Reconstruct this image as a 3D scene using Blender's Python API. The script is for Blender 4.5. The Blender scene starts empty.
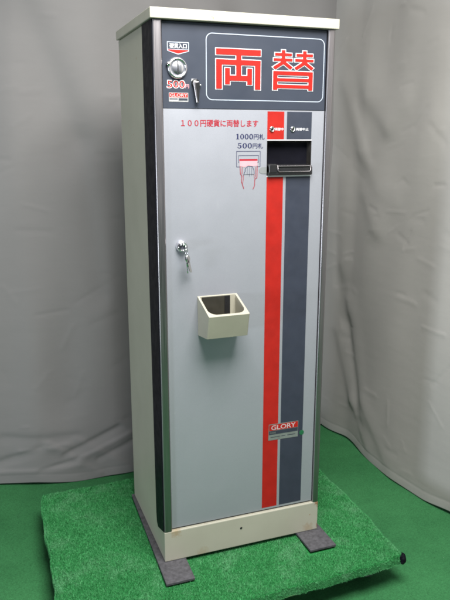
import bpy, bmesh, math, random
import numpy as np
from mathutils import Vector, Matrix
random.seed(7); RNG = np.random.default_rng(7)
sc = bpy.context.scene
COL = sc.collection
V = Vector

# ------------------------------------------------------------------ materials
def nmat(name):
    m = bpy.data.materials.new(name); m.use_nodes = True
    nt = m.node_tree
    return m, nt, nt.nodes['Principled BSDF']

def coords(nt, scale=(1, 1, 1)):
    g = nt.nodes.new('ShaderNodeNewGeometry'); mp = nt.nodes.new('ShaderNodeMapping')
    mp.inputs['Scale'].default_value = scale
    nt.links.new(g.outputs['Position'], mp.inputs['Vector'])
    return mp.outputs['Vector']

def noise(nt, vec, scale, detail=4, rough=.55):
    n = nt.nodes.new('ShaderNodeTexNoise'); n.inputs['Scale'].default_value = scale
    n.inputs['Detail'].default_value = detail; n.inputs['Roughness'].default_value = rough
    nt.links.new(vec, n.inputs['Vector']); return n.outputs['Fac']

def ramp(nt, fac, stops):
    r = nt.nodes.new('ShaderNodeValToRGB'); e = r.color_ramp.elements
    while len(e) < len(stops): e.new(.5)
    for i, (p, c) in enumerate(stops):
        e[i].position = p; e[i].color = (*c, 1) if not isinstance(c, (int, float)) else (c, c, c, 1)
    nt.links.new(fac, r.inputs['Fac']); return r.outputs['Color']

def mixc(nt, fac, a, b):
    m = nt.nodes.new('ShaderNodeMix'); m.data_type = 'RGBA'
    if isinstance(fac, (int, float)): m.inputs[0].default_value = fac
    else: nt.links.new(fac, m.inputs[0])
    for i, c in ((6, a), (7, b)):
        if isinstance(c, tuple): m.inputs[i].default_value = (*c, 1)
        else: nt.links.new(c, m.inputs[i])
    return m.outputs[2]

def bump(nt, b, h, strength=.2, dist=.001):
    n = nt.nodes.new('ShaderNodeBump'); n.inputs['Strength'].default_value = strength
    n.inputs['Distance'].default_value = dist
    nt.links.new(h, n.inputs['Height']); nt.links.new(n.outputs['Normal'], b.inputs['Normal'])

def simple(name, col, rough=.5, metal=0., var=.08, vscale=25, bmp=0., bscale=400, spec=.5, stretch=(1, 1, 1)):
    m, nt, b = nmat(name)
    v = coords(nt, stretch)
    f = noise(nt, v, vscale)
    lo = tuple(c * (1 - var) for c in col); hi = tuple(min(1, c * (1 + var)) for c in col)
    nt.links.new(ramp(nt, f, [(.3, lo), (.7, hi)]), b.inputs['Base Color'])
    b.inputs['Metallic'].default_value = metal
    b.inputs['Specular IOR Level'].default_value = spec
    rr = ramp(nt, noise(nt, v, vscale * 2.3), [(.3, max(0.02, rough * .85)), (.7, min(1, rough * 1.15))])
    nt.links.new(rr, b.inputs['Roughness'])
    if bmp: bump(nt, b, noise(nt, v, bscale, 3), bmp, .0006)
    return m

def cream_mat():
    m, nt, b = nmat('cream_enamel')
    v = coords(nt)
    f = noise(nt, v, 7)
    c = ramp(nt, f, [(.3, (.305, .296, .237)), (.7, (.34, .33, .268))])
    # thin vertical runs of dirt and small rust specks
    v2 = coords(nt, (55, 55, 3.0))
    s = ramp(nt, noise(nt, v2, 1.0, 5, .7), [(.60, 0.), (.80, .30)])
    c = mixc(nt, s, c, (.36, .31, .20))
    for pos, rad, colr, k in (((.4285, 0, .079), .034, (.20, .085, .03), .85), ((.030, 0, .078), .045, (.27, .20, .11), .7), ((.40, 0, .01), .05, (.26, .20, .12), .6), ((.10, 0, .003), .06, (.28, .24, .16), .6), ((.43, 0, .012), .02, (.20, .09, .035), .8), ((0, .09, 1.0), .03, (.3, .27, .2), .5)):
        dn = nt.nodes.new('ShaderNodeVectorMath'); dn.operation = 'DISTANCE'; dn.inputs[1].default_value = pos
        nt.links.new(v, dn.inputs[0])
        q = nt.nodes.new('ShaderNodeMath'); q.operation = 'MULTIPLY_ADD'; q.inputs[1].default_value = -1 / rad; q.inputs[2].default_value = .35
        nt.links.new(dn.outputs['Value'], q.inputs[0])
        q2 = nt.nodes.new('ShaderNodeMath'); q2.operation = 'ADD'; nt.links.new(q.outputs[0], q2.inputs[0]); nt.links.new(noise(nt, v, 130, 6, .75), q2.inputs[1])
        c = mixc(nt, ramp(nt, q2.outputs[0], [(.50, 0.), (.72, k)]), c, colr)
    sp = ramp(nt, noise(nt, v, 95, 2, .5), [(.72, 0.), (.76, .7)])
    c = mixc(nt, sp, c, (.25, .15, .07))
    nt.links.new(c, b.inputs['Base Color'])
    b.inputs['Roughness'].default_value = .42
    bump(nt, b, noise(nt, v, 700, 2), .06, .0004)
    return m

def silver_mat():
    m, nt, b = nmat('silver_paint')
    v = coords(nt)
    c = ramp(nt, noise(nt, v, 4), [(.3, (.335, .345, .384)), (.7, (.352, .362, .402))])
    fl = ramp(nt, noise(nt, v, 1800, 1), [(.35, .90), (.65, 1.0)])
    mm = nt.nodes.new('ShaderNodeMix'); mm.data_type = 'RGBA'; mm.blend_type = 'MULTIPLY'; mm.inputs[0].default_value = 1
    nt.links.new(c, mm.inputs[6]); nt.links.new(fl, mm.inputs[7])
    sc2 = ramp(nt, noise(nt, coords(nt, (70, 70, 22)), 1.0, 6, .8), [(.66, 0.), (.74, .30)])
    c = mixc(nt, sc2, mm.outputs[2], (.58, .60, .60))
    hm = ramp(nt, noise(nt, v, 16, 6, .7), [(.60, 0.), (.78, .10)])
    c = mixc(nt, hm, c, (.40, .42, .43))
    nt.links.new(c, b.inputs['Base Color'])
    b.inputs['Metallic'].default_value = .48
    r = ramp(nt, noise(nt, v, 14, 7, .7), [(.3, .41), (.7, .48)])
    nt.links.new(r, b.inputs['Roughness'])
    bump(nt, b, noise(nt, v, 900, 2), .05, .0003)
    return m

def steel_mat(name='brushed_steel', col=(.32, .30, .31), rough=.36):
    m, nt, b = nmat(name)
    v = coords(nt, (900, 900, 6))
    f = noise(nt, v, 1.0, 3)
    nt.links.new(ramp(nt, f, [(.3, tuple(c * .85 for c in col)), (.7, col)]), b.inputs['Base Color'])
    b.inputs['Metallic'].default_value = 1
    nt.links.new(ramp(nt, f, [(.3, rough * .8), (.7, rough * 1.25)]), b.inputs['Roughness'])
    bump(nt, b, f, .08, .0003)
    return m

def carpet_mat():
    m, nt, b = nmat('green_carpet')
    v = coords(nt)
    c = ramp(nt, noise(nt, v, 3.5, 6, .65), [(.3, (.025, .125, .044)), (.7, (.043, .185, .067))])
    fib = ramp(nt, noise(nt, v, 260, 5, .85), [(.3, .50), (.7, 1.3)])
    mm = nt.nodes.new('ShaderNodeMix'); mm.data_type = 'RGBA'; mm.blend_type = 'MULTIPLY'; mm.inputs[0].default_value = 1
    nt.links.new(c, mm.inputs[6]); nt.links.new(fib, mm.inputs[7])
    lint = ramp(nt, noise(nt, v, 60, 2, .4), [(.80, 0.), (.83, .6)])
    c = mixc(nt, lint, mm.outputs[2], (.25, .33, .26))
    dirt = ramp(nt, noise(nt, v, 11, 6, .75), [(.60, 0.), (.75, .45)])
    c = mixc(nt, dirt, c, (.035, .115, .055))
    nt.links.new(c, b.inputs['Base Color'])
    b.inputs['Roughness'].default_value = .95; b.inputs['Specular IOR Level'].default_value = .15
    bump(nt, b, noise(nt, v, 500, 4, .8), .6, .002)
    return m

def turf_mat():
    m, nt, b = nmat('turf_pile')
    g = nt.nodes.new('ShaderNodeNewGeometry')
    v = coords(nt)
    c = ramp(nt, g.outputs['Random Per Island'], [(0., (.034, .235, .070)), (.6, (.058, .32, .102)), (1., (.11, .41, .165))])
    w = ramp(nt, noise(nt, v, 9, 5, .7), [(.50, 0.), (.70, .75)])
    c = mixc(nt, w, c, (.17, .42, .22))
    d = ramp(nt, noise(nt, v, 14, 4, .6), [(.28, .45), (.46, 0.)])
    c = mixc(nt, d, c, (.016, .19, .045))
    tuft = ramp(nt, noise(nt, v, 150, 4, .7), [(.3, .74), (.7, 1.18)])
    mm = nt.nodes.new('ShaderNodeMix'); mm.data_type = 'RGBA'; mm.blend_type = 'MULTIPLY'; mm.inputs[0].default_value = 1
    nt.links.new(c, mm.inputs[6]); nt.links.new(tuft, mm.inputs[7]); c = mm.outputs[2]
    nt.links.new(c, b.inputs['Base Color'])
    b.inputs['Roughness'].default_value = .6; b.inputs['Specular IOR Level'].default_value = .25
    return m

def cloth_mat(name, col):
    m, nt, b = nmat(name)
    v = coords(nt)
    c = ramp(nt, noise(nt, v, 2.2, 5), [(.3, tuple(x * .93 for x in col)), (.7, tuple(x * 1.04 for x in col))])
    nt.links.new(c, b.inputs['Base Color'])
    b.inputs['Roughness'].default_value = .72; b.inputs['Specular IOR Level'].default_value = .3
    b.inputs['Sheen Weight'].default_value = .15
    a = nt.nodes.new('ShaderNodeMath'); a.operation = 'ADD'
    n1 = noise(nt, coords(nt, (9, 9, 26)), 1., 4, .5)
    n2 = noise(nt, v, 900, 2)
    s = nt.nodes.new('ShaderNodeMath'); s.operation = 'MULTIPLY'; s.inputs[1].default_value = .08
    nt.links.new(n2, s.inputs[0]); nt.links.new(n1, a.inputs[0]); nt.links.new(s.outputs[0], a.inputs[1])
    bump(nt, b, a.outputs[0], .16, .006)
    return m

CREAM = cream_mat(); SILVER = silver_mat(); STEEL = steel_mat()
CHROME = simple('chrome', (.78, .78, .80), .10, 1., .05)
BLACK = simple('black_paint', (.006, .006, .009), .42, 0., .2, 20, .05, spec=.04)
BLACKP = simple('black_plastic', (.012, .012, .013), .30, 0., .2, 30, .05, 600)
NAVY = simple('navy_panel', (.029, .035, .050), .45, 0., .08, 8, .04, 700, spec=.3)
NAVYI = simple('navy_ink', (.027, .032, .047), .5, 0., .09, 30, spec=.3)
NAVYT = simple('navy_lettering_ink', (.014, .017, .060), .6, 0., .05, 40, spec=.15)
RED = simple('red_ink', (.29, .012, .008), .6, 0., .10, 30, spec=.15)
REDT = simple('crimson_ink', (.26, .010, .020), .6, 0., .05, 40, spec=.15)
PINK = simple('pink_ink', (.50, .25, .28), .5, 0., .05, 60)
WHITE = simple('white_ink', (.56, .56, .58), .45, 0., .04, 40)
LINE = simple('pale_blue_ink', (.34, .38, .44), .45, 0., .04, 40)
LABELD = simple('weathered_label', (.13, .15, .137), .5, 0., .15, 60)
WHITED = simple('weathered_white_ink', (.42, .33, .33), .5, 0., .1, 60)
LABEL = simple('label_grey', (.30, .30, .30), .45, 0., .1, 60)
GREEN = simple('green_sticker_ink', (.010, .10, .04), .5, 0., .1, 60)
CUPM = simple('cream_plastic', (.31, .295, .235), .38, 0., .05, 12, .05, 600)
CHUTE_SHADE = simple('chute_shade', (.022, .020, .014), .5, 0., .2, 30)
SLOTM = simple('dark_slot_metal', (.030, .028, .026), .32, .3, .4, 60)
SKID = simple('dark_steel_plate', (.072, .070, .078), .6, .2, .35, 90, .35, 260)
SLOT_SHADOW = simple('slot_shadow_grey', (.165, .175, .178), .45, 0., .05, 30)
WOOD = simple('bare_plywood', (.50, .40, .24), .7, 0., .18, 1.0, .2, 300, stretch=(9, 60, 160))
RUBBER = simple('grey_rubber', (.05, .05, .05), .7, 0., .15)
SATIN = simple('satin_chrome', (.80, .80, .83), .24, 1., .06, 60)
ZINC = simple('zinc_plate', (.40, .40, .40), .4, 1., .12)
CARPET = carpet_mat(); TURF = turf_mat()
TURFB = simple('turf_backing', (.018, .15, .040), .9, 0., .2, 120, .3, 300, spec=.1)
CLOTH_A = cloth_mat('blue_grey_cloth', (.172, .166, .164))
CLOTH_B = cloth_mat('warm_grey_cloth', (.285, .276, .264))

# ------------------------------------------------------------------ object helpers
def thing(name, loc, label, cat, group=None):
    o = bpy.data.objects.new(name, None); COL.objects.link(o); o.empty_display_size = .05
    o.location = loc; o['label'] = label; o['category'] = cat
    if group: o['group'] = group
    return o

def link(name, me, mats, parent=None, smooth=False, bevel=0, seg=2):
    o = bpy.data.objects.new(name, me); COL.objects.link(o)
    for m in (mats if isinstance(mats, (list, tuple)) else [mats]): me.materials.append(m)
    if parent is not None:
        o.parent = parent
        if parent.type == 'EMPTY': o.location = -parent.location   # vertices are written in world metres
    if smooth:
        for p in me.polygons: p.use_smooth = True
    if bevel:
        b = o.modifiers.new('Bevel', 'BEVEL'); b.width = bevel; b.segments = seg; b.limit_method = 'ANGLE'
        b.angle_limit = math.radians(40); b.harden_normals = False
    return o

def from_bm(name, bm, mats, parent=None, **k):
    bmesh.ops.recalc_face_normals(bm, faces=bm.faces)
    me = bpy.data.meshes.new(name); bm.to_mesh(me); bm.free()
    return link(name, me, mats, parent, **k)

def box(bm, x0, x1, y0, y1, z0, z1):
    vs = [bm.verts.new((x, y, z)) for x in (x0, x1) for y in (y0, y1) for z in (z0, z1)]
    for f in ((0, 1, 3, 2), (4, 6, 7, 5), (0, 4, 5, 1), (2, 3, 7, 6), (0, 2, 6, 4), (1, 5, 7, 3)):
        bm.faces.new([vs[i] for i in f])

def obox(name, x0, x1, y0, y1, z0, z1, mat, parent, bevel=.001, **k):
    bm = bmesh.new(); box(bm, x0, x1, y0, y1, z0, z1)
    return from_bm(name, bm, mat, parent, bevel=bevel, **k)

def prism_x(bm, prof, x0, x1):
    a = [bm.verts.new((x0, y, z)) for y, z in prof]; b = [bm.verts.new((x1, y, z)) for y, z in prof]
    n = len(prof); bm.faces.new(a); bm.faces.new(b[::-1])
    for i in range(n): bm.faces.new((a[i], a[(i + 1) % n], b[(i + 1) % n], b[i]))

def prism_y(bm, prof, y0, y1):
    a = [bm.verts.new((x, y0, z)) for x, z in prof]; b = [bm.verts.new((x, y1, z)) for x, z in prof]
    n = len(prof); bm.faces.new(a); bm.faces.new(b[::-1])
    for i in range(n): bm.faces.new((a[i], a[(i + 1) % n], b[(i + 1) % n], b[i]))

def lathe(bm, prof, axis='y', c=(0, 0, 0), n=40):
    """prof: (radius, offset along axis)."""
    rings = []
    for r, h in prof:
        ring = []
        for i in range(n):
            t = 2 * math.pi * i / n; a, b = r * math.cos(t), r * math.sin(t)
            p = {'y': (a, h, b), 'z': (a, b, h), 'x': (h, a, b)}[axis]
            ring.append(bm.verts.new((c[0] + p[0], c[1] + p[1], c[2] + p[2])))
        rings.append(ring)
    for r0, r1 in zip(rings, rings[1:]):
        for i in range(n): bm.faces.new((r0[i], r0[(i + 1) % n], r1[(i + 1) % n], r1[i]))
    bm.faces.new(rings[0]); bm.faces.new(rings[-1][::-1])

def tube(bm, pts, r, n=8, closed=False):
    pts = [V(p) for p in pts]; rings = []; m = len(pts)
    for i, p in enumerate(pts):
        a = pts[(i - 1) % m] if (closed or i) else p; b = pts[(i + 1) % m] if (closed or i < m - 1) else p
        t = (b - a).normalized(); u = t.orthogonal().normalized() if abs(t.z) > .99 else t.cross(V((0, 0, 1))).normalized()
        w = t.cross(u)
        rings.append([bm.verts.new(p + r * (math.cos(2 * math.pi * k / n) * u + math.sin(2 * math.pi * k / n) * w)) for k in range(n)])
    for i in range(m if closed else m - 1):
        r0, r1 = rings[i], rings[(i + 1) % m]
        for k in range(n): bm.faces.new((r0[k], r0[(k + 1) % n], r1[(k + 1) % n], r1[k]))
    if not closed: bm.faces.new(rings[0][::-1]); bm.faces.new(rings[-1])

# ------------------------------------------------------------------ camera (solved from the photograph's straight edges)
CX, CY, CZ, YAW, PIT, FPX = -.3673, -1.4304, 1.0379, .3534, -.2389, 664.4
cam = bpy.data.objects.new('camera', bpy.data.cameras.new('camera')); COL.objects.link(cam); sc.camera = cam
F = V((math.sin(YAW) * math.cos(PIT), math.cos(YAW) * math.cos(PIT), math.sin(PIT)))
R = V((math.cos(YAW), -math.sin(YAW), 0)); U = R.cross(F)
cam.matrix_world = Matrix(((R.x, U.x, -F.x, CX), (R.y, U.y, -F.y, CY), (R.z, U.z, -F.z, CZ), (0, 0, 0, 1)))
cam.data.sensor_fit = 'VERTICAL'; cam.data.sensor_height = 24; cam.data.lens = FPX / 600 * 24
cam.data.clip_start = .05; cam.data.clip_end = 60

# ------------------------------------------------------------------ the change machine
W, D, H = .429, .348, 1.30
DP = .007                                    # how far the door skin sits behind the steel frame
K = 1 + DP / 1.4304
def pm(x, z): return CX + (x - CX) * K, CZ + (z - CZ) * K
def px(x): return pm(x, 0)[0]
def pz(z): return pm(0, z)[1]

M = thing('change_machine', (W / 2, D / 2, 0), 'tall cream and silver coin change machine standing on the turf covered dolly', 'change machine')
bm = bmesh.new()
prism_x(bm, [(0, 0), (D, 0), (D, 1.278), (.034, 1.278), (.034, .083), (0, .083)], 0, W)
cab = from_bm('cabinet', bm, CREAM, M, bevel=.0022)
bm = bmesh.new(); lathe(bm, [(.0032, -.0006), (.0026, -.0011), (.0005, -.0011)], 'y', (.205, 0, .052), 16)
from_bm('screw', bm, BLACKP, cab, smooth=True)
obox('top_cover', -.0062, W + .0064, -.0072, D - .001, 1.2785, H, CREAM, M, .0016, seg=3)
bm = bmesh.new()
prism_x(bm, [(.0025, .084), (.058, .066), (.070, .074), (.074, .10), (.089, 1.278), (.0025, 1.278)], -.0016, .0015)
from_bm('door_edge', bm, BLACK, M, bevel=.0006)
# bright metal uprights either side of the door
for x0, x1 in ((.0003, .0203), (.4122, W - .0003)):
    bm = bmesh.new()
    prof = []
    for t in range(7):
        a = math.pi / 2 * t / 6; prof.append((x0 + .004 - .004 * math.cos(a), .004 - .004 * math.sin(a)))
    for t in range(7):
        a = math.pi / 2 * t / 6; prof.append((x1 - .004 + .004 * math.sin(a), .004 - .004 * math.cos(a)))
    prof += [(x1, .033), (x0, .033)]
    a = [bm.verts.new((x, y, .0836)) for x, y in prof]; b = [bm.verts.new((x, y, 1.277)) for x, y in prof]
    n = len(prof); bm.faces.new(a); bm.faces.new(b[::-1])
    for i in range(n): bm.faces.new((a[i], a[(i + 1) % n], b[(i + 1) % n], b[i]))
    from_bm('frame_upright', bm, STEEL, M)
# black liner the door closes against
obox('door_gasket', .0205, .412, .026, .0335, .0836, 1.277, BLACK, M, 0)

# door skin with the note opening cut out of it
SX0, SX1, SZ0, SZ1 = px(.2625), px(.3765), pz(.9535), pz(1.0325)
zt = pz(1.0995)
xs = [.0215, SX0, SX1, .4108]; zs = [.0872, SZ0, SZ1, zt]
bm = bmesh.new()
for i in range(3):
    for j in range(3):
        if i == 1 and j == 1: continue
        box(bm, xs[i], xs[i + 1], DP, .024, zs[j], zs[j + 1])
bmesh.ops.remove_doubles(bm, verts=bm.verts, dist=1e-6)
seen = {}
for f in list(bm.faces):
    k = tuple(sorted(v.index for v in f.verts)) if False else frozenset(f.verts)
    seen.setdefault(k, []).append(f)
bmesh.ops.delete(bm, geom=[f for fs in seen.values() if len(fs) > 1 for f in fs], context='FACES')
# merge duplicated inner faces away
door = from_bm('door', bm, SILVER, M)
head = obox('header_panel', .0215, .4108, DP - .0005, .024, zt + .0008, 1.2765, NAVY, M, .0006)

# ---- printing: thin inks laid on the skin, each a hair in front of the last
LAY = [0]
def ink_y(base=DP): return base
def quads(name, polys, mat, parent, lift, step=.00004, base=DP):
    bm = bmesh.new()
    for i, p in enumerate(polys):
        y = base - lift - step * i
        vs = [bm.verts.new((px(x), y, pz(z))) for x, z in p]
        bm.faces.new(vs)
    me = bpy.data.meshes.new(name)
    for f in bm.faces:
        f.normal_update()
        if f.normal.y > 0: f.normal_flip()
    bm.to_mesh(me); bm.free()
    return link(name, me, mat, parent)

def rect(x0, x1, z0, z1): return [(x0, z0), (x1, z0), (x1, z1), (x0, z1)]

def stroke(pts, w, closed=False):
    out = []; n = len(pts)
    for i in range(n if closed else n - 1):
        (x0, z0), (x1, z1) = pts[i], pts[(i + 1) % n]
        dx, dz = x1 - x0, z1 - z0; L = math.hypot(dx, dz) or 1e-9
        ex, ez = dx / L * w / 2, dz / L * w / 2; nx, nz = -ez, ex
        out.append([(x0 - ex * .6 + nx, z0 - ez * .6 + nz), (x0 - ex * .6 - nx, z0 - ez * .6 - nz), (x1 + ex * .6 - nx, z1 + ez * .6 - nz), (x1 + ex * .6 + nx, z1 + ez * .6 + nz)])
    return out

def text(name, s, x0, x1, z0, z1, mat, parent, lift, bold=0., base=DP):
    cu = bpy.data.curves.new(name, 'FONT'); cu.body = s; cu.size = 1; cu.resolution_u = 3
    t = bpy.data.objects.new(name + '_curve', cu); COL.objects.link(t)
    dg = bpy.context.evaluated_depsgraph_get()
    me = bpy.data.meshes.new_from_object(t.evaluated_get(dg))
    bpy.data.objects.remove(t); bpy.data.curves.remove(cu)
    co = np.empty(len(me.vertices) * 3, 'f'); me.vertices.foreach_get('co', co); co = co.reshape(-1, 3)
    lo, hi = co.min(0), co.max(0)
    u = (co[:, 0] - lo[0]) / (hi[0] - lo[0]); v = (co[:, 1] - lo[1]) / (hi[1] - lo[1])
    X = x0 + u * (x1 - x0); Z = z0 + v * (z1 - z0)
    out = np.stack([CX + (X - CX) * K, np.full_like(X, base - lift), CZ + (Z - CZ) * K], 1)
    me.vertices.foreach_set('co', out.astype('f').ravel()); me.update()
    bm = bmesh.new(); bm.from_mesh(me); bpy.data.meshes.remove(me)
    if bold:                                             # heavier strokes: the same outline laid again, a hair aside
        g0 = bm.verts[:] + bm.edges[:] + bm.faces[:]; ht = z1 - z0
        for i, (dx, dz) in enumerate(((1, 0), (-1, 0), (0, .8), (0, -.8), (.7, .6), (-.7, -.6), (.7, -.6), (-.7, .6))):
            d = bmesh.ops.duplicate(bm, geom=g0)
            bmesh.ops.translate(bm, verts=[e for e in d['geom'] if isinstance(e, bmesh.types.BMVert)], vec=(dx * bold * ht, -.000012 * (i + 1), dz * bold * ht))
    me = bpy.data.meshes.new(name); bm.to_mesh(me); bm.free()
    return link(name, me, mat, parent)

# stripes down the door
for nm, m, a, b in (('red_stripe', RED, .2628, .3048), ('navy_stripe', NAVYI, .3118, .3752)):
    for z0, z1 in ((.0972, .9505), (1.0352, 1.0968)):
        quads(nm, [rect(a, b, z0, z1)], m, door, .00015)
# thin pale edge that frames the note opening
for z0, z1 in ((1.0326, 1.0346), (.9508, .9534)): quads('opening_border', [rect(.2625, .3765, z0, z1)], WHITE, door, .0003)

# big header lettering
def glyph(fn, strokes, name):
    for nm, m, ex, lift in ((name + '_outline', WHITE, .0017, .0008), (name, RED, 0., .0018)):
        polys = []
        for s in strokes:
            P = [fn(*q) for q in s]
            if ex:
                cx = sum(q[0] for q in P) / len(P); cz = sum(q[1] for q in P) / len(P)
                # push every edge outwards by ex
                n = len(P); E = []
                area = sum(P[i][0] * P[(i + 1) % n][1] - P[(i + 1) % n][0] * P[i][1] for i in range(n))
                sg = 1 if area > 0 else -1
                for i in range(n):
                    p0, p1, p2 = V(P[i - 1]), V(P[i]), V(P[(i + 1) % n])
                    d0 = (p1 - p0).normalized(); d1 = (p2 - p1).normalized()
                    n0 = V((d0.y, -d0.x)) * sg; n1 = V((d1.y, -d1.x)) * sg
                    k = (n0 + n1); k = k / max(.45, k.dot(n0)) if k.length > 1e-6 else n0
                    E.append(tuple(p1 + k * ex))
                P = E
            polys.append(P)
        quads(nm, polys, m, head, lift)
def R4(u0, u1, v0, v1): return [(u0, v0), (u1, v0), (u1, v1), (u0, v1)]
fA = lambda u, v: (.1392 + u * .1048, 1.2262 - v * .0832)
glyph(fA, [R4(0, 1, 0, .15), R4(.445, .56, .1, .74), R4(0, 1, .265, .395), R4(0, .13, .3, 1), R4(.87, 1, .3, 1),
           R4(.20, .80, .66, .79), R4(.195, .305, .475, .885), R4(.695, .805, .475, .885)], 'header_character')
fB = lambda u, v: (.2722 + u * .1035, 1.2288 - v * .0850)
st = []
for o in (0., .51):
    st += [R4(.06 + o, .46 + o, .075, .145), R4(.03 + o, .48 + o, .205, .275), R4(.215 + o, .305 + o, .0, .25),
           [(.215 + o, .24), (.305 + o, .24), (.29 + o, .33), (.07 + o, .49), (.01 + o, .43), (.19 + o, .30)],
           [(.22 + o, .24), (.305 + o, .24), (.33 + o, .30), (.485 + o, .42), (.43 + o, .485), (.25 + o, .34)]]
st += [R4(.02, .98, .525, .625), R4(.02, .125, .56, 1), R4(.875, .98, .56, 1), R4(.08, .92, .70, .785), R4(.08, .92, .865, .955)]
glyph(fB, st, 'header_character')
# rounded white line round the lettering
pts = []
for cx, cz, a0 in ((.388, 1.2425, 90), (.388, 1.133, 0), (.1305, 1.133, 270), (.1305, 1.2425, 180)):
    for t in range(9):
        a = math.radians(a0 - t * 90 / 8); pts.append((cx + .0135 * math.cos(a), cz + .0135 * math.sin(a)))
quads('header_border', stroke(pts, .0017, True), LINE, head, .0008, .000004)

# entry tag over the coin dial
quads('entry_tag', [rect(.0305, .0785, 1.2185, 1.2350)], LINE, head, .0008)
quads('tag_field', [rect(.0320, .0770, 1.2205, 1.2335)], NAVYI, head, .0010)
quads('tag_arrow_outline', [[(.0305, 1.2195), (.0305, 1.2165), (.0545, 1.2095), (.0785, 1.2165), (.0785, 1.2195)]], LINE, head, .0012)
quads('tag_arrow', [[(.0325, 1.2193), (.0325, 1.2172), (.0545, 1.2115), (.0765, 1.2172), (.0765, 1.2193)]], RED, head, .0014)
text('tag_lettering', '硬貨入口', .0360, .0730, 1.2222, 1.2318, WHITE, head, .0014, .02)
# 500 yen figures
text('price_outline', '500', .0292, .0683, 1.1420, 1.1575, WHITE, head, .0008, .085)
text('price_figures', '500', .0297, .0678, 1.1427, 1.1568, RED, head, .0011, .02)
text('price_unit', '円', .0697, .0775, 1.1422, 1.1502, PINK, head, .0010, .03)
# maker's label
quads('maker_label', [rect(.0325, .0757, 1.1140, 1.1327)], LABEL, head, .0008)
quads('label_band', [rect(.0337, .0745, 1.1230, 1.1317)], RED, head, .0010)
text('label_lettering', 'GLORY', .0352, .0735, 1.1243, 1.1307, WHITED, head, .0012, .03)
quads('label_rule', [rect(.0340, .052, 1.1185, 1.1205), rect(.0540, .0740, 1.1165, 1.1212)], NAVYI, head, .0010)
text('lever_lettering', '返却', .0825, .0948, 1.1570, 1.1622, WHITE, head, .0010, .02)

# door printing
text('instruction_lettering', '１００円硬貨に両替します', .0590, .2400, 1.0625, 1.0775, REDT, door, .0003, .022)
def digits(s, x0, x1, z0, z1):
    """heavy old style figures: fat sides, thin tops"""
    polys = []; n = len(s); w = (x1 - x0) / n
    for i, ch in enumerate(s):
        a = x0 + i * w; f = lambda u, v, a=a: (a + u * w, z0 + v * (z1 - z0))
        if ch == '0':
            N = 20
            for k in range(N):
                t0, t1 = 2 * math.pi * k / N, 2 * math.pi * (k + 1) / N
                o = lambda t: f(.48 + .43 * math.cos(t), .5 + .5 * math.sin(t)); q = lambda t: f(.48 + .19 * math.cos(t), .5 + .40 * math.sin(t))
                polys.append([o(t0), o(t1), q(t1), q(t0)])
        elif ch == '1':
            polys += [[f(.38, 0), f(.66, 0), f(.66, 1), f(.38, 1)], [f(.18, 0), f(.86, 0), f(.86, .09), f(.18, .09)], [f(.16, .78), f(.38, .84), f(.38, 1), f(.30, .93)]]
        elif ch == '5':
            polys += [[f(.18, .52), f(.30, .52), f(.30, 1), f(.18, 1)], [f(.18, .82), f(.82, .86), f(.84, 1), f(.18, 1)]]
            N = 12
            for k in range(N):
                t0, t1 = math.radians(130 - 300 * k / N), math.radians(130 - 300 * (k + 1) / N)
                o = lambda t: f(.45 + .42 * math.cos(t), .32 + .32 * math.sin(t)); q = lambda t: f(.40 + .20 * math.cos(t), .32 + .23 * math.sin(t))
                polys.append([o(t0), o(t1), q(t1), q(t0)])
    return polys
quads('note_figures', digits('1000', .1850, .2290, 1.0355, 1.0472), NAVYT, door, .0003, .000004)
text('note_lettering', '円札', .2300, .2560, 1.0350, 1.0470, NAVYT, door, .0003, .02)
quads('note_figures', digits('500', .1895, .2265, 1.0155, 1.0272), NAVYT, door, .0003, .000004)
text('note_lettering', '円札', .2275, .2525, 1.0152, 1.0268, NAVYT, door, .0003, .02)

# little picture of a hand feeding a note
g = lambda x, y: (.188 + (x - 85) * .0003277, 1.009 - (y - 237) * .0003053)
quads('picture_frame', stroke([g(85, 237), g(262, 237), g(262, 350), g(240, 350)], .0010) + stroke([g(110, 350), g(85, 350), g(85, 237)], .0010)
      + stroke([g(103, 318), g(100, 318), g(100, 268), g(250, 268), g(250, 318), g(243, 318)], .0009), NAVYT, door, .0003, .000004)
quads('picture_note', [[g(108, 298), g(240, 298), g(241, 342), g(212, 346), g(172, 340), g(148, 352), g(110, 346)]], PINK, door, .0005)
quads('picture_note_edge', [[g(106, 293), g(242, 293), g(242, 306), g(106, 306)]], REDT, door, .0007)
quads('picture_hand', stroke([g(111, 346), g(114, 400), g(125, 416), g(123, 460), g(140, 510)], .0013) + stroke([g(136, 408), g(137, 440), g(131, 470)], .0008)
      + stroke([g(127, 352), g(126, 402)], .0010), REDT, door, .0009, .000006)
quads('picture_hand', stroke([g(240, 346), g(239, 430), g(223, 442), g(221, 490), g(209, 515)], .0013) + stroke([g(216, 404), g(220, 436)], .0008)
      + stroke([g(229, 352), g(229, 425)], .0010), REDT, door, .0009, .000006)
quads('picture_fingers', [[g(140, 404), g(150, 362), g(172, 346), g(203, 350), g(214, 376), g(215, 404)]], SILVER, door, .0012)
quads('picture_finger_lines', stroke([g(136, 410), g(148, 385), g(150, 362), g(172, 346), g(203, 350), g(214, 376), g(217, 404)], .0011)
      + stroke([g(165, 358), g(164, 408)], .0006) + stroke([g(181, 352), g(181, 420)], .0006) + stroke([g(197, 356), g(198, 412)], .0006), NAVYT, door, .0015, .000006)

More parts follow.
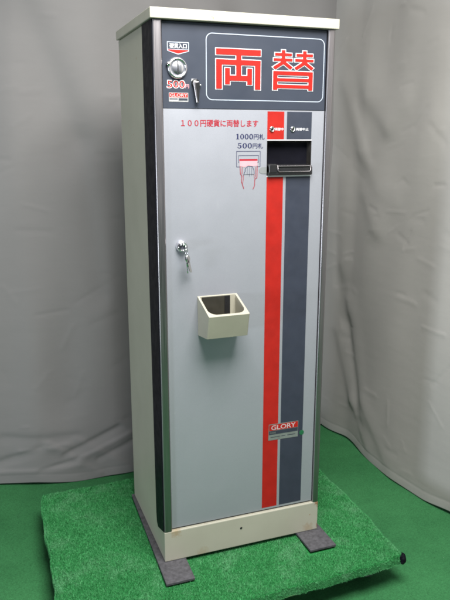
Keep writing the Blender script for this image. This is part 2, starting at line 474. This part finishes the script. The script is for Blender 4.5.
# sticker near the foot of the stripes
stk = quads('maker_sticker', [[(.2780, .2865), (.3615, .2852), (.3622, .3296), (.2790, .3304)]], LABELD, door, .0006)
quads('sticker_band', [rect(.2800, .3608, .3125, .3282)], RED, stk, .0008)
text('sticker_lettering', 'GLORY', .2860, .3540, .3142, .3262, WHITED, stk, .0010, .03)
quads('sticker_field', [rect(.2795, .3608, .3015, .3115)], NAVYI, stk, .0008)
text('sticker_line', '両替機', .2820, .2990, .3035, .3092, LABELD, stk, .0010, .0)
quads('sticker_rule', [rect(.2840, .3100, .2935, .2950), rect(.315, .326, .2935, .2950), rect(.331, .354, .2935, .2950)], NAVYI, stk, .0008)
bm = bmesh.new(); lathe(bm, [(.0066, 0), (.0066, -.0004), (.001, -.00045)], 'y', (px(.3725), DP - .0003, pz(.2945)), 20)
from_bm('round_sticker', bm, GREEN, door)

# lamps beside the note opening
for x, s, a, b in ((.2742, '両替中', .2818, .3030), (.3265, '両替中止', .3352, .3672)):
    bm = bmesh.new(); lathe(bm, [(.0062, 0), (.0062, -.002), (.0052, -.0034), (.0040, -.0030), (.0036, -.0010)], 'y', (px(x), DP, pz(1.058)), 24)
    r = from_bm('indicator_lamp', bm, CHROME, door, smooth=True)
    bm = bmesh.new(); lathe(bm, [(.0036, -.0009), (.0030, -.0020), (.0008, -.0024)], 'y', (px(x), DP, pz(1.058)), 20)
    from_bm('lens', bm, BLACKP, r, smooth=True)
    text('lamp_lettering', s, a, b, 1.0548, 1.0612, WHITE, door, .0003, .02)

# note slot
bm = bmesh.new()
y0, y1 = DP + .0004, .046; t = .0012
A = [(SX0, SZ0), (SX1, SZ0), (SX1, SZ1), (SX0, SZ1)]
f0 = [bm.verts.new((x, y0, z)) for x, z in A]
f1 = [bm.verts.new((x + (t if x < .3 else -t), y0, z + (t if z < .99 else -t))) for x, z in A]
b1 = [bm.verts.new((x + (.004 if x < .3 else -.004), y1, z + (.004 if z < .99 else -.010))) for x, z in A]
for i in range(4):
    j = (i + 1) % 4
    bm.faces.new((f0[i], f0[j], f1[j], f1[i])); bm.faces.new((f1[i], f1[j], b1[j], b1[i]))
bm.faces.new(b1)
slot = from_bm('note_slot', bm, SLOTM, M)
# door lining behind the slot is cut through: lower tray and bezel
sx = lambda x: px(x)
bm = bmesh.new()
prism_x(bm, [(-.004, pz(.9555)), (.050, pz(.9555)), (.050, pz(.978)), (.012, pz(.9785)), (.000, pz(.976)), (-.004, pz(.971))], sx(.2640), sx(.3752))
tray = from_bm('slot_tray', bm, BLACKP, slot, bevel=.0012)
bm = bmesh.new()
tube(bm, [(sx(.2855), .012, pz(.9790)), (sx(.2855), -.0055, pz(.9765)), (sx(.2855), -.0062, pz(.966)), (sx(.2885), -.0066, pz(.9625)), (sx(.3665), -.0066, pz(.9625)), (sx(.3695), -.0062, pz(.966)), (sx(.3695), -.0055, pz(.9765)), (sx(.3695), .012, pz(.9790))], .0010, 10)
from_bm('tray_rim', bm, STEEL, slot, smooth=True)
obox('tray_lip', sx(.2870), sx(.3680), -.0058, .012, pz(.9740), pz(.9762), STEEL, slot, .0005)
obox('slot_sill', sx(.2640), sx(.3752), -.0010, .02, pz(.9538), pz(.9552), STEEL, slot, .0003)
obox('note_guide', sx(.2640), sx(.2835), -.0050, .03, pz(.9590), pz(.9800), BLACKP, slot, .0025, seg=3)
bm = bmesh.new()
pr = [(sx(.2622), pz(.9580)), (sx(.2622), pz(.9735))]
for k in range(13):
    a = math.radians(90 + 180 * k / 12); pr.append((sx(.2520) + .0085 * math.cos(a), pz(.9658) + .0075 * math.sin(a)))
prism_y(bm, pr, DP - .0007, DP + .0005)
from_bm('slot_shadow_plate', bm, SLOT_SHADOW, slot)  # added plate, its grey painted as the shadow left of the slot

# coin dial
c = (px(.0515), DP, pz(1.1825))
bm = bmesh.new()
lathe(bm, [(.0225, 0), (.0225, -.003), (.0205, -.0075), (.0180, -.0085), (.0168, -.0065), (.0160, -.0058), (.0120, -.0072), (.0060, -.0083), (.0010, -.0087)], 'y', c, 56)
dial = from_bm('coin_dial', bm, SATIN, M, smooth=True)
bm = bmesh.new(); lathe(bm, [(.0050, -.001), (.0050, -.007), (.0035, -.0090), (.0008, -.0096)], 'y', (c[0] - .0195, c[1], c[2] + .0070), 20)
from_bm('dial_stop', bm, CHROME, dial, smooth=True)
obox('coin_slit', c[0] - .0011, c[0] + .0011, c[1] - .0091, c[1] - .0035, c[2] - .0135, c[2] + .0135, BLACKP, dial, .0004)

# return lever: a tapering blade on a round pivot
bm = bmesh.new()
prism_y(bm, [(px(.0835), pz(1.1565)), (px(.0915), pz(1.1110)), (px(.0965), pz(1.1110)), (px(.0992), pz(1.1500)), (px(.0975), pz(1.1570))], DP - .0120, DP - .0065)
lever = from_bm('return_lever', bm, STEEL, M, bevel=.0022, seg=3, smooth=False)
bm = bmesh.new()
prism_y(bm, [(px(.0895), pz(1.1520)), (px(.0940), pz(1.1145)), (px(.0960), pz(1.1145)), (px(.0985), pz(1.1500)), (px(.0970), pz(1.1545))], DP - .0128, DP - .0118)
from_bm('lever_inlay', bm, BLACKP, lever)
bm = bmesh.new(); lathe(bm, [(.0085, -.0002), (.0085, -.0050), (.0060, -.0066)], 'y', (px(.0915), DP, pz(1.1530)), 28)
from_bm('lever_pivot', bm, BLACKP, lever, smooth=True)
bm = bmesh.new(); lathe(bm, [(.0022, -.0004), (.0022, -.0080), (.0008, -.0090)], 'y', (px(.1012), DP, pz(1.1490)), 16)
from_bm('lever_stop', bm, CHROME, lever, smooth=True)

# coin cup
def rrect(x0, x1, y0, y1, r, n=8):
    """loop in (x,y); r at the front corners (y0 side), rb at the back"""
    out = []
    for cx, cy, a0, rr in ((x0, y0, 180, r), (x1, y0, 270, r), (x1, y1, 0, r * .12), (x0, y1, 90, r * .12)):
        ox = cx + rr if cx == x0 else cx - rr; oy = cy + rr if cy == y0 else cy - rr
        for t in range(n + 1):
            a = math.radians(a0 + 90 * t / n); out.append((ox + rr * math.cos(a), oy + rr * math.sin(a)))
    return out
CXL, CXR, CF = .0940, .1925, -.0775
top_z = lambda y: .6795 + (y - DP) * (.6795 - .6495) / (DP - CF)
bot_z = lambda y: .5845 + (DP - y) * (.5955 - .5845) / (DP - CF)
out = rrect(CXL, CXR, CF, DP - .0004, .0030); inn = rrect(CXL + .0050, CXR - .0050, CF + .0075, DP - .0035, .0200)
inb = rrect(CXL + .0075, CXR - .0055, CF + .0250, DP - .0045, .0160)
outb = rrect(CXL + .0010, CXR + .0025, CF + .0180, DP - .0004, .0030)
bm = bmesh.new()
L = [[bm.verts.new((x, y, bot_z(y))) for x, y in outb], [bm.verts.new((x, y, top_z(y))) for x, y in out],
     [bm.verts.new((x, y, top_z(y))) for x, y in inn], [bm.verts.new((x, y, bot_z(y) + .003)) for x, y in inb]]
n = len(out)
for a, b in zip(L, L[1:]):
    for i in range(n): bm.faces.new((a[i], a[(i + 1) % n], b[(i + 1) % n], b[i]))
bm.faces.new(L[0]); bm.faces.new(L[3])
from_bm('coin_cup', bm, CUPM, M, bevel=.0011, seg=2)

bm = bmesh.new()
prism_y(bm, [(CXL + .0095, .598), (CXR - .0190, .598), (CXR - .0190, .6772), (CXL + .0095, .6772)], DP - .0066, DP - .0046)
shade_panel = from_bm('chute_shade_panel', bm, CHUTE_SHADE, M, bevel=.0004)  # dark panel painted for the shade inside the opening
bm = bmesh.new()
prism_y(bm, [(CXR - .0330, .600), (CXR - .0195, .600), (CXR - .0195, .6765), (CXR - .0330, .6765)], DP - .0076, DP - .0060)
from_bm('chute_shade_strip', bm, BLACKP, shade_panel)  # black strip painted for the shadow band at the cup's right
# door lock
LX, LZ = px(.0555), pz(.8005)
bm = bmesh.new()
lathe(bm, [(.0138, 0), (.0138, -.0040), (.0128, -.0075), (.0112, -.0120), (.0095, -.0135), (.0085, -.0120), (.0010, -.0118)], 'y', (LX, DP, LZ), 40)
lock = from_bm('door_lock', bm, CHROME, M, smooth=True)
# skid plates bolted under the plinth
for x0, x1, y0, y1 in ((-.0195, .0525, -.083, .355), (.3670, .4420, -.081, .355)):
    sk = obox('skid_plate', x0, x1, y0, y1, -.0062, -.0002, SKID, M, .0008)
    for v in sk.data.vertices:
        if v.co.y > 0 and x0 < 0: v.co.x += .012

# ------------------------------------------------------------------ keys in the lock
KY = DP - .0125
keys = thing('key_set', (LX, KY, LZ), 'steel keys on a split ring, one turned in the chrome door lock', 'keys')
def key_mesh(bm, org, ax, up, side, bow=.0095, blade=.024):
    """flat key: ax runs from bow to tip"""
    org, ax, up, side = V(org), V(ax).normalized(), V(up).normalized(), V(side).normalized()
    prof = []
    for k in range(15):
        a = math.radians(35 + 290 * k / 14); prof.append((-bow + bow * math.cos(a), bow * .92 * math.sin(a)))
    prof = prof[::-1]
    prof = [(x, y) for x, y in prof]
    tip = [(0.002, -.0036), (blade * .35, -.0036), (blade * .42, -.0022), (blade * .52, -.0036), (blade * .62, -.0020), (blade * .75, -.0034), (blade * .86, -.0022), (blade, -.0002), (blade * .93, .0032), (.002, .0036)]
    P = prof + tip
    pts = [(org + ax * x + up * y) for x, y in P]
    a = [bm.verts.new(p + side * .0011) for p in pts]; b = [bm.verts.new(p - side * .0011) for p in pts]
    n = len(P); bm.faces.new(a); bm.faces.new(b[::-1])
    for i in range(n): bm.faces.new((a[i], a[(i + 1) % n], b[(i + 1) % n], b[i]))
bm = bmesh.new(); key_mesh(bm, (LX, KY - .004, LZ), (0, 1, 0), (.35, 0, 1), (1, 0, -.35), .0085, .012)
from_bm('key', bm, CHROME, keys, bevel=.0004)
bm = bmesh.new()
rc = V((LX + .0025, KY - .0185, LZ - .0105)); tube(bm, [rc + V((.0035 * math.cos(a), .0045 * math.cos(a), .0100 * math.sin(a))) for a in [2 * math.pi * k / 28 for k in range(28)]], .0008, 8, True)
from_bm('key_ring', bm, CHROME, keys, smooth=True)
for dx, dy, tl in ((.004, -.0155, .10), (.0085, -.0125, .26)):
    bm = bmesh.new(); key_mesh(bm, (LX + dx, KY + dy, LZ - .0335), (tl, .12, -1), ((.35, 1, tl) if tl < .2 else (1, .7, tl)), ((1, -.35, .1) if tl < .2 else (-.6, 1, .05)), .0088, .0255)
    from_bm('key', bm, CHROME, keys, bevel=.0004)

# ------------------------------------------------------------------ dolly under the machine
FL, FR, BR, BL = V((-.277, -.206)), V((.590, -.167)), V((.612, .470)), V((-.258, .463))
def bil(s, t): return (FL * (1 - s) + FR * s) * (1 - t) + (BL * (1 - s) + BR * s) * t
dolly = thing('turf_dolly', (.165, .14, -.105), 'low wheeled dolly covered in bright artificial turf under the machine', 'dolly')
ZT = -.0125
def wav(x, y):
    return (x + .0035 * np.sin(y * 13 + .6) + .0018 * np.sin(y * 41 + 1) + .0010 * np.sin(y * 97), y + .0026 * np.sin(x * 11) + .0014 * np.sin(x * 43 + 2) + .0009 * np.sin(x * 101))
def slab(bm, corners, z0, z1):
    a = [bm.verts.new((p.x, p.y, z0)) for p in corners]; b = [bm.verts.new((p.x, p.y, z1)) for p in corners]
    bm.faces.new(a[::-1]); bm.faces.new(b)
    for i in range(4): bm.faces.new((a[i], a[(i + 1) % 4], b[(i + 1) % 4], b[i]))
ctr = (FL + FR + BR + BL) / 4
shr = lambda p, d: p + (ctr - p).normalized() * d
bm = bmesh.new(); slab(bm, [shr(p, .013) for p in (FL, FR, BR, BL)], -.0440, -.0150)
board = from_bm('board', bm, WOOD, dolly, bevel=.001)
# turf sheet: top and the flap folded over each edge, with an uneven hem
def edge_jit(k): return .0022 * math.sin(k * 1.7) + .0016 * math.sin(k * 4.3 + 1) + .001 * math.sin(k * 9.1)
bm = bmesh.new()
NS = 60; loops = []
edge = []
for a, b in ((FL, FR), (FR, BR), (BR, BL), (BL, FL)):
    d = (b - a); nrm = V((d.y, -d.x)).normalized(); pd = {0: FL - BL, 1: FR - FL, 2: BR - FR, 3: BL - BR}[len(edge) // NS]
    for k in range(NS): edge.append((a + d * k / NS, nrm if k else (nrm + V((pd.y, -pd.x)).normalized())))
prof = [(-.012, ZT), (-.003, ZT - .0008), (.0008, ZT - .004), (.0016, ZT - .010), (.0012, -.0350)]
for off, z in prof:
    loops.append([bm.verts.new((p.x + nr.x * (off + edge_jit(i) * .5), p.y + nr.y * (off + edge_jit(i) * .5), z + (edge_jit(i * 1.3) * 1.0 if z < -.03 else 0))) for i, (p, nr) in enumerate(edge)])
n = len(edge)
for a, b in zip(loops, loops[1:]):
    for i in range(n): bm.faces.new((a[i], b[i], b[(i + 1) % n], a[(i + 1) % n]))
cv = bm.verts.new((ctr.x, ctr.y, ZT))
for i in range(n): bm.faces.new((loops[0][i], loops[0][(i + 1) % n], cv))
for vv in bm.verts: vv.co.x, vv.co.y = wav(vv.co.x, vv.co.y)
turf_base = from_bm('turf_sheet', bm, TURFB, dolly, smooth=True)
# pile
def pile(name, P, N, h0, h1, lean, width, parent):
    n = len(P); P = P.copy(); P[:, 0], P[:, 1] = wav(P[:, 0], P[:, 1])
    h = RNG.uniform(h0, h1, n)[:, None]
    rd = RNG.normal(0, 1, (n, 3)); rd -= (rd * N).sum(1)[:, None] * N; rd /= np.linalg.norm(rd, axis=1)[:, None] + 1e-9
    tip = P + N * h + rd * (RNG.uniform(0, lean, n)[:, None] * h)
    sd = np.cross(N, rd) * 1.0; ang = RNG.uniform(0, 2 * np.pi, n)[:, None]
    sd = sd * np.cos(ang) + rd * np.sin(ang)
    w = RNG.uniform(.6, 1.2, n)[:, None] * width
    co = np.stack([P - sd * w, P + sd * w, tip], 1).reshape(-1, 3).astype('f')
    me = bpy.data.meshes.new(name); me.vertices.add(3 * n); me.loops.add(3 * n); me.polygons.add(n)
    me.vertices.foreach_set('co', co.ravel()); me.loops.foreach_set('vertex_index', np.arange(3 * n, dtype='i'))
    me.polygons.foreach_set('loop_start', np.arange(0, 3 * n, 3, dtype='i')); me.update(calc_edges=True); me.validate()
    o = link(name, me, TURF, parent); o['kind'] = 'stuff'
    return o
nb = 430000
s, t = RNG.random(nb), RNG.random(nb)
c4 = [np.array(p) for p in (FL, FR, BR, BL)]
xy = (c4[0] * (1 - s)[:, None] + c4[1] * s[:, None]) * (1 - t)[:, None] + (c4[3] * (1 - s)[:, None] + c4[2] * s[:, None]) * t[:, None]
skid = ((xy[:, 0] > np.where(xy[:, 1] > .0, -.0085, -.021)) & (xy[:, 0] < .054) | (xy[:, 0] > .3655) & (xy[:, 0] < .4425)) & (xy[:, 1] > -.0832) & (xy[:, 1] < .356)
under = (xy[:, 0] > 0) & (xy[:, 0] < .43) & (xy[:, 1] > .02) & (xy[:, 1] < .34)
xy = xy[~(skid | under)]
P = np.column_stack([xy, np.full(len(xy), ZT + .0002)]); N = np.tile([0., 0, 1], (len(P), 1))
PP, NN = [P], [N]
for (a, b), cnt in (((FL, FR), 36000), ((BL, FL), 20000), ((FR, BR), 14000)):
    d = b - a; nr = V((d.y, -d.x)).normalized()
    u = RNG.random(cnt); v = RNG.random(cnt)
    z = ZT - .001 - v * .0215
    base = np.array(a)[None] + np.array(d)[None] * u[:, None] + np.array(nr)[None] * .0010
    if (a, b) == (BL, FL): base = np.array(a)[None] + np.array(d)[None] * u[:, None] + np.array(nr)[None] * .0010
    nz = np.clip(1 - v * 4, 0, 1)
    nv = np.column_stack([np.full(cnt, nr.x), np.full(cnt, nr.y), nz]); nv /= np.linalg.norm(nv, axis=1)[:, None]
    PP.append(np.column_stack([base, z])); NN.append(nv)
pile('turf', np.concatenate(PP), np.concatenate(NN), .0024, .0050, 1.1, .00062, dolly)
# frayed black corner piece
bm = bmesh.new()
d = (FR - FL).normalized(); e = (BR - FR).normalized(); q = FR - d * .004
prof = [FR - d * .012 - e * .010, FR - d * .002 - e * .013, FR + d * .008 - e * .009, FR + d * .0105 - e * .001, FR + d * .0095 + e * .012, FR + d * .002 + e * .016, FR - d * .012 + e * .004]
levels = [(-.036, .4), (-.032, .65), (-.025, .78), (-.017, .75), (-.0105, .5), (-.0085, .25)]
cc = sum((p for p in prof), V((0, 0))) / len(prof); rg = []
for k, (zz, sc_) in enumerate(levels):
    rg.append([bm.verts.new((*(cc + (p - cc) * sc_ * (1 + .22 * math.sin(i * 2.6 + k * 1.9))), zz + .0018 * math.sin(i * 3.1 + k))) for i, p in enumerate(prof)])
m7 = len(prof); bm.faces.new(rg[0][::-1]); bm.faces.new(rg[-1])
for ra, rb in zip(rg, rg[1:]):
    for i in range(m7): bm.faces.new((ra[i], ra[(i + 1) % m7], rb[(i + 1) % m7], rb[i]))
from_bm('corner_guard', bm, BLACK, dolly)
# casters: one built, three copied with their sub-parts
FZ = -.105
def make_caster(p):
    o = p.copy()
    bm = bmesh.new()
    box(bm, p.x - .032, p.x + .032, p.y - .028, p.y + .028, -.0475, -.0442)
    for sx_ in (-1, 1): box(bm, p.x + sx_ * .0135 - .0012, p.x + sx_ * .0135 + .0012, p.y - .012, p.y + .012, FZ + .020, -.0475)
    lathe(bm, [(.004, -.018), (.004, .018)], 'x', (p.x, p.y, FZ + .0235), 14)
    c = from_bm('caster', bm, ZINC, dolly, bevel=.0006)
    bm = bmesh.new(); lathe(bm, [(.015, -.0095), (.0215, -.0090), (.0230, -.0060), (.0230, .0060), (.0215, .0090), (.015, .0095)], 'x', (p.x, p.y, FZ + .0235), 32)
    from_bm('wheel', bm, RUBBER, c, smooth=False, bevel=.0006)
    return c
c0p = V((.530, -.095)); c0 = make_caster(c0p)
for tgt in (V((-.215, -.130)), V((.548, .400)), V((-.195, .395))):
    c = c0.copy(); COL.objects.link(c); c.location = c0.location + V((tgt.x - c0p.x, tgt.y - c0p.y, 0))
    for ch in c0.children:
        k = ch.copy(); COL.objects.link(k); k.parent = c

# ------------------------------------------------------------------ floor
bm = bmesh.new()
vs = [bm.verts.new((x, y, FZ)) for x, y in ((-6, -6), (6, -6), (6, 4), (-6, 4))]; bm.faces.new(vs)
fl = from_bm('floor', bm, CARPET); fl['kind'] = 'structure'

# ------------------------------------------------------------------ curtains
def smooth_path(pts, n):
    P = np.array(pts, float); d = np.r_[0, np.cumsum(np.linalg.norm(np.diff(P, axis=0), axis=1))]
    # Catmull-Rom through the points
    out = []
    for u in np.linspace(0, d[-1], n):
        i = min(max(np.searchsorted(d, u) - 1, 0), len(P) - 2); t = (u - d[i]) / (d[i + 1] - d[i])
        p0 = P[max(i - 1, 0)]; p1 = P[i]; p2 = P[i + 1]; p3 = P[min(i + 2, len(P) - 1)]
        out.append(.5 * ((2 * p1) + (-p0 + p2) * t + (2 * p0 - 5 * p1 + 4 * p2 - p3) * t * t + (-p0 + 3 * p1 - 3 * p2 + p3) * t ** 3))
    return np.array(out), np.linspace(0, d[-1], n)

def fold(a, z, p0, p1, amp, w0, w1=None):
    """a ridge (amp>0 towards the room) along the line p0-p1 in (along, height): steep on one flank, slack on the other"""
    w1 = w1 or w0
    p0 = np.array(p0); p1 = np.array(p1); d = p1 - p0; L2 = d @ d; L = math.sqrt(L2)
    t0 = ((a - p0[0]) * d[0] + (z - p0[1]) * d[1]) / L2; t = np.clip(t0, 0, 1)
    side = ((a - p0[0]) * d[1] - (z - p0[1]) * d[0]) / L
    dist = np.hypot(a - (p0[0] + t * d[0]), z - (p0[1] + t * d[1]))
    w = (w0 + (w1 - w0) * t) * (1.25 + .32 * np.tanh(side / (.7 * w0)))
    return amp * np.exp(-(dist / w) ** 2)

def creases(seed, a0, a1, n):
    g = np.random.default_rng(seed); out = []
    for k in range(n):
        a, z = g.uniform(a0, a1), g.uniform(FZ, 1.7)
        ang = g.normal(0, .25) if g.random() < .55 else g.uniform(-1.5, 1.5)
        L = g.uniform(.02, .10); w = g.uniform(.004, .010)
        out.append(((a, z), (a + L * math.cos(ang), z + L * math.sin(ang)), g.choice((-1, 1)) * g.uniform(.0005, .0016), w))
    return out

def shift(fs, k): return [((p[0] + 10, p[1]), (q[0] + 10, q[1]), m * k, *[x * (1.3 if x > .011 else 1) for x in w]) for p, q, m, *w in fs]

def curtain(name, hem, topdrift, ztop, folds, coord, mat, label, nu=760, nz=430, wob=.0028):
    path, s = smooth_path(hem, nu)
    tan = np.gradient(path, axis=0); tan /= np.linalg.norm(tan, axis=1)[:, None]
    nrm = np.column_stack([tan[:, 1], -tan[:, 0]])          # towards the room
    base, _ = smooth_path(topdrift, nu)
    zs = np.linspace(0, 1, nz) ** 1.15
    co = np.zeros((nz, nu, 3))
    for j, q in enumerate(zs):
        zhem = FZ + .006 + .004 * np.sin(s * 9) + .003 * np.sin(s * 23 + 1)
        z = zhem + (ztop - zhem) * q
        k = min(1, (z.mean() - FZ) / .55); k = k * k * (3 - 2 * k)
        pxy = path * (1 - k) + base * k
        a = pxy[:, 1] + 10 if coord else pxy[:, 0]
        d = np.zeros(nu); zm = z.mean()
        for f in folds:
            m = 3 * max(f[3:]) + .01
            if min(f[0][1], f[1][1]) - m < zm < max(f[0][1], f[1][1]) + m: d += fold(a, z, *f)
        d *= (.8 if coord else .68) * (.6 + .4 * min(1, (z.mean() - FZ) / .2)); d += wob * (np.sin(s * 17 + z * 3) + .6 * np.sin(s * 31 - z * 7 + 2) + .5 * np.sin(z * 11 + s * 5))
        hz = z - zhem
        d += (.0004 * np.exp(-((hz - .012) / .010) ** 2)) - .0007 * np.exp(-((hz - .030) / .004) ** 2)   # stitched hem
        co[j, :, 0] = pxy[:, 0] + nrm[:, 0] * d; co[j, :, 1] = pxy[:, 1] + nrm[:, 1] * d; co[j, :, 2] = z
    idx = np.arange(nz * nu).reshape(nz, nu)
    faces = np.stack([idx[:-1, :-1], idx[:-1, 1:], idx[1:, 1:], idx[1:, :-1]], -1).reshape(-1, 4)
    me = bpy.data.meshes.new(name); me.from_pydata(co.reshape(-1, 3).tolist(), [], faces.tolist())
    o = link(name, me, mat, None, smooth=True)
    so = o.modifiers.new('Solidify', 'SOLIDIFY'); so.thickness = .0018; so.offset = -1
    o['label'] = label; o['category'] = 'curtain'
    return o

LEFT_FOLDS = (
        [((-.245, 1.47), (-.07, 1.03), -.028, .070, .060), ((-.07, 1.03), (-.02, .55), -.010, .035), ((-.13, 1.60), (.03, 1.08), .014, .06),
         ((-.33, 1.30), (-.24, .10), .016, .08), ((-.13, .95), (-.14, .20), -.010, .06), ((-.02, .9), (.00, .1), .008, .06),
         ((-.21, .045), (-.05, -.085), .006, .011), ((-.12, .05), (.06, -.08), .005, .012), ((-.16, .00), (.02, .075), -.009, .011), ((-.11, -.02), (.06, .045), .008, .010), ((-.05, -.03), (.08, .02), -.006, .009),
         ((-.40, -.03), (-.24, .03), -.008, .012), ((-.42, -.06), (-.12, -.045), .006, .010), ((-.30, .02), (-.15, .035), .005, .010), ((-.24, -.05), (-.12, -.02), -.007, .009), ((-.35, .07), (-.12, .06), -.005, .016),
         ((.05, 1.50), (.40, 1.42), .02, .05), ((.40, 1.7), (.55, 1.3), -.02, .06)])
RIGHT_FOLDS = (
        [((.69, 1.36), (.58, 1.18), .010, .045, .04), ((.58, 1.18), (.47, 1.08), .013, .04, .03), ((.47, 1.08), (.39, 1.15), .009, .03), ((.39, 1.15), (.28, 1.30), .008, .035, .05),
         ((.72, 1.22), (.61, 1.00), .016, .030, .040), ((.61, 1.0), (.50, .88), .010, .035), ((.65, 1.16), (.55, .98), -.008, .02),
         ((.59, .85), (.50, .74), .010, .03), ((.50, .74), (.42, .84), .008, .03), ((.42, .84), (.26, 1.08), .007, .04),
         ((.73, .90), (.70, .58), .012, .024, .03), ((.745, .90), (.73, .50), -.008, .018), ((.70, .58), (.66, .42), .010, .026), ((.66, .45), (.53, .05), .014, .020, .022), ((.66, .36), (.56, .02), -.009, .02),
         ((.53, .10), (.36, -.05), .008, .02), ((.72, .32), (.62, .07), .012, .020), ((.62, .07), (.48, -.06), .009, .016),
         ((.78, .9), (.80, .0), .010, .04), ((.30, 1.6), (.24, -.1), -.010, .07), ((.12, 1.7), (.10, -.1), .020, .10), ((.36, .35), (.30, -.1), .006, .05), ((.02, .8), (-.02, -.1), -.01, .06)])
curtain('backdrop_curtain',
        [(-1.9, .95), (-1.2, .88), (-.8, .82), (-.38, .748), (-.22, .690), (-.05, .680), (.07, .684), (.30, .73), (.60, .780), (.76, .790), (.88, .80), (1.02, .83)],
        [(-1.9, .82), (-1.2, .80), (-.8, .78), (-.38, .745), (-.22, .700), (-.05, .692), (.07, .695), (.30, .735), (.60, .780), (.76, .790), (.88, .80), (1.02, .83)],
        2.15, LEFT_FOLDS + creases(3, -.5, .2, 80), 0, CLOTH_A, 'dull blue grey cloth curtain hanging behind and left of the machine', nu=480)
curtain('side_curtain',
        [(.868, .89), (.870, .83), (.880, .76), (.902, .67), (.900, .60), (.893, .46), (.888, .30), (.905, .18), (.940, .06), (.975, -.15), (1.0, -.6), (1.0, -1.2)],
        [(.868, .89), (.870, .83), (.880, .76), (.898, .67), (.900, .60), (.900, .46), (.900, .30), (.910, .18), (.925, .06), (.94, -.15), (.95, -.6), (.95, -1.2)],
        2.15, shift(RIGHT_FOLDS, .55) + shift(creases(5, -.1, .8, 110), 1), 1, CLOTH_B, 'paler warm grey curtain on the right of the machine, hem sweeping forward over the carpet', nu=480)

# ------------------------------------------------------------------ light
def area(name, loc, target, sx_, sy_, power, col):
    l = bpy.data.lights.new(name, 'AREA'); l.shape = 'RECTANGLE'; l.size = sx_; l.size_y = sy_; l.energy = power; l.color = col
    o = bpy.data.objects.new(name, l); COL.objects.link(o); o.location = loc
    o.rotation_euler = (V(target) - V(loc)).to_track_quat('-Z', 'Y').to_euler()
    return o
area('ceiling_lamp', (.10, -.86, 2.00), (.14, -.60, .5), .9, .9, 93, (1, .985, .95))
area('side_window', (-4.7, -1.95, .30), (.5, .1, .6), .65, .65, 125, (.84, .92, 1))
w = bpy.data.worlds.new('World'); sc.world = w; w.use_nodes = True
wn = w.node_tree; bg = wn.nodes['Background']
tc = wn.nodes.new('ShaderNodeTexCoord'); dt = wn.nodes.new('ShaderNodeVectorMath'); dt.operation = 'DOT_PRODUCT'
dt.inputs[1].default_value = V((.45, -.80, .62)).normalized()
wn.links.new(tc.outputs['Generated'], dt.inputs[0])
wr = wn.nodes.new('ShaderNodeValToRGB'); we = wr.color_ramp.elements           # bright lobe added at front right to light the door, dim elsewhere
we[0].position = .45; we[0].color = (.042, .047, .056, 1); we[1].position = .95; we[1].color = (.32, .35, .41, 1)
wn.links.new(dt.outputs['Value'], wr.inputs['Fac']); wn.links.new(wr.outputs['Color'], bg.inputs['Color'])
bg.inputs['Strength'].default_value = 1.0

sc.view_settings.view_transform = 'Standard'; sc.view_settings.look = 'None'
sc.view_settings.exposure = 0; sc.view_settings.gamma = 1
sc.render.engine = 'CYCLES'
sc.cycles.use_denoising = True
sc.cycles.max_bounces = 8
sc.cycles.pixel_filter_type = 'BLACKMAN_HARRIS'; sc.cycles.filter_width = 1.9
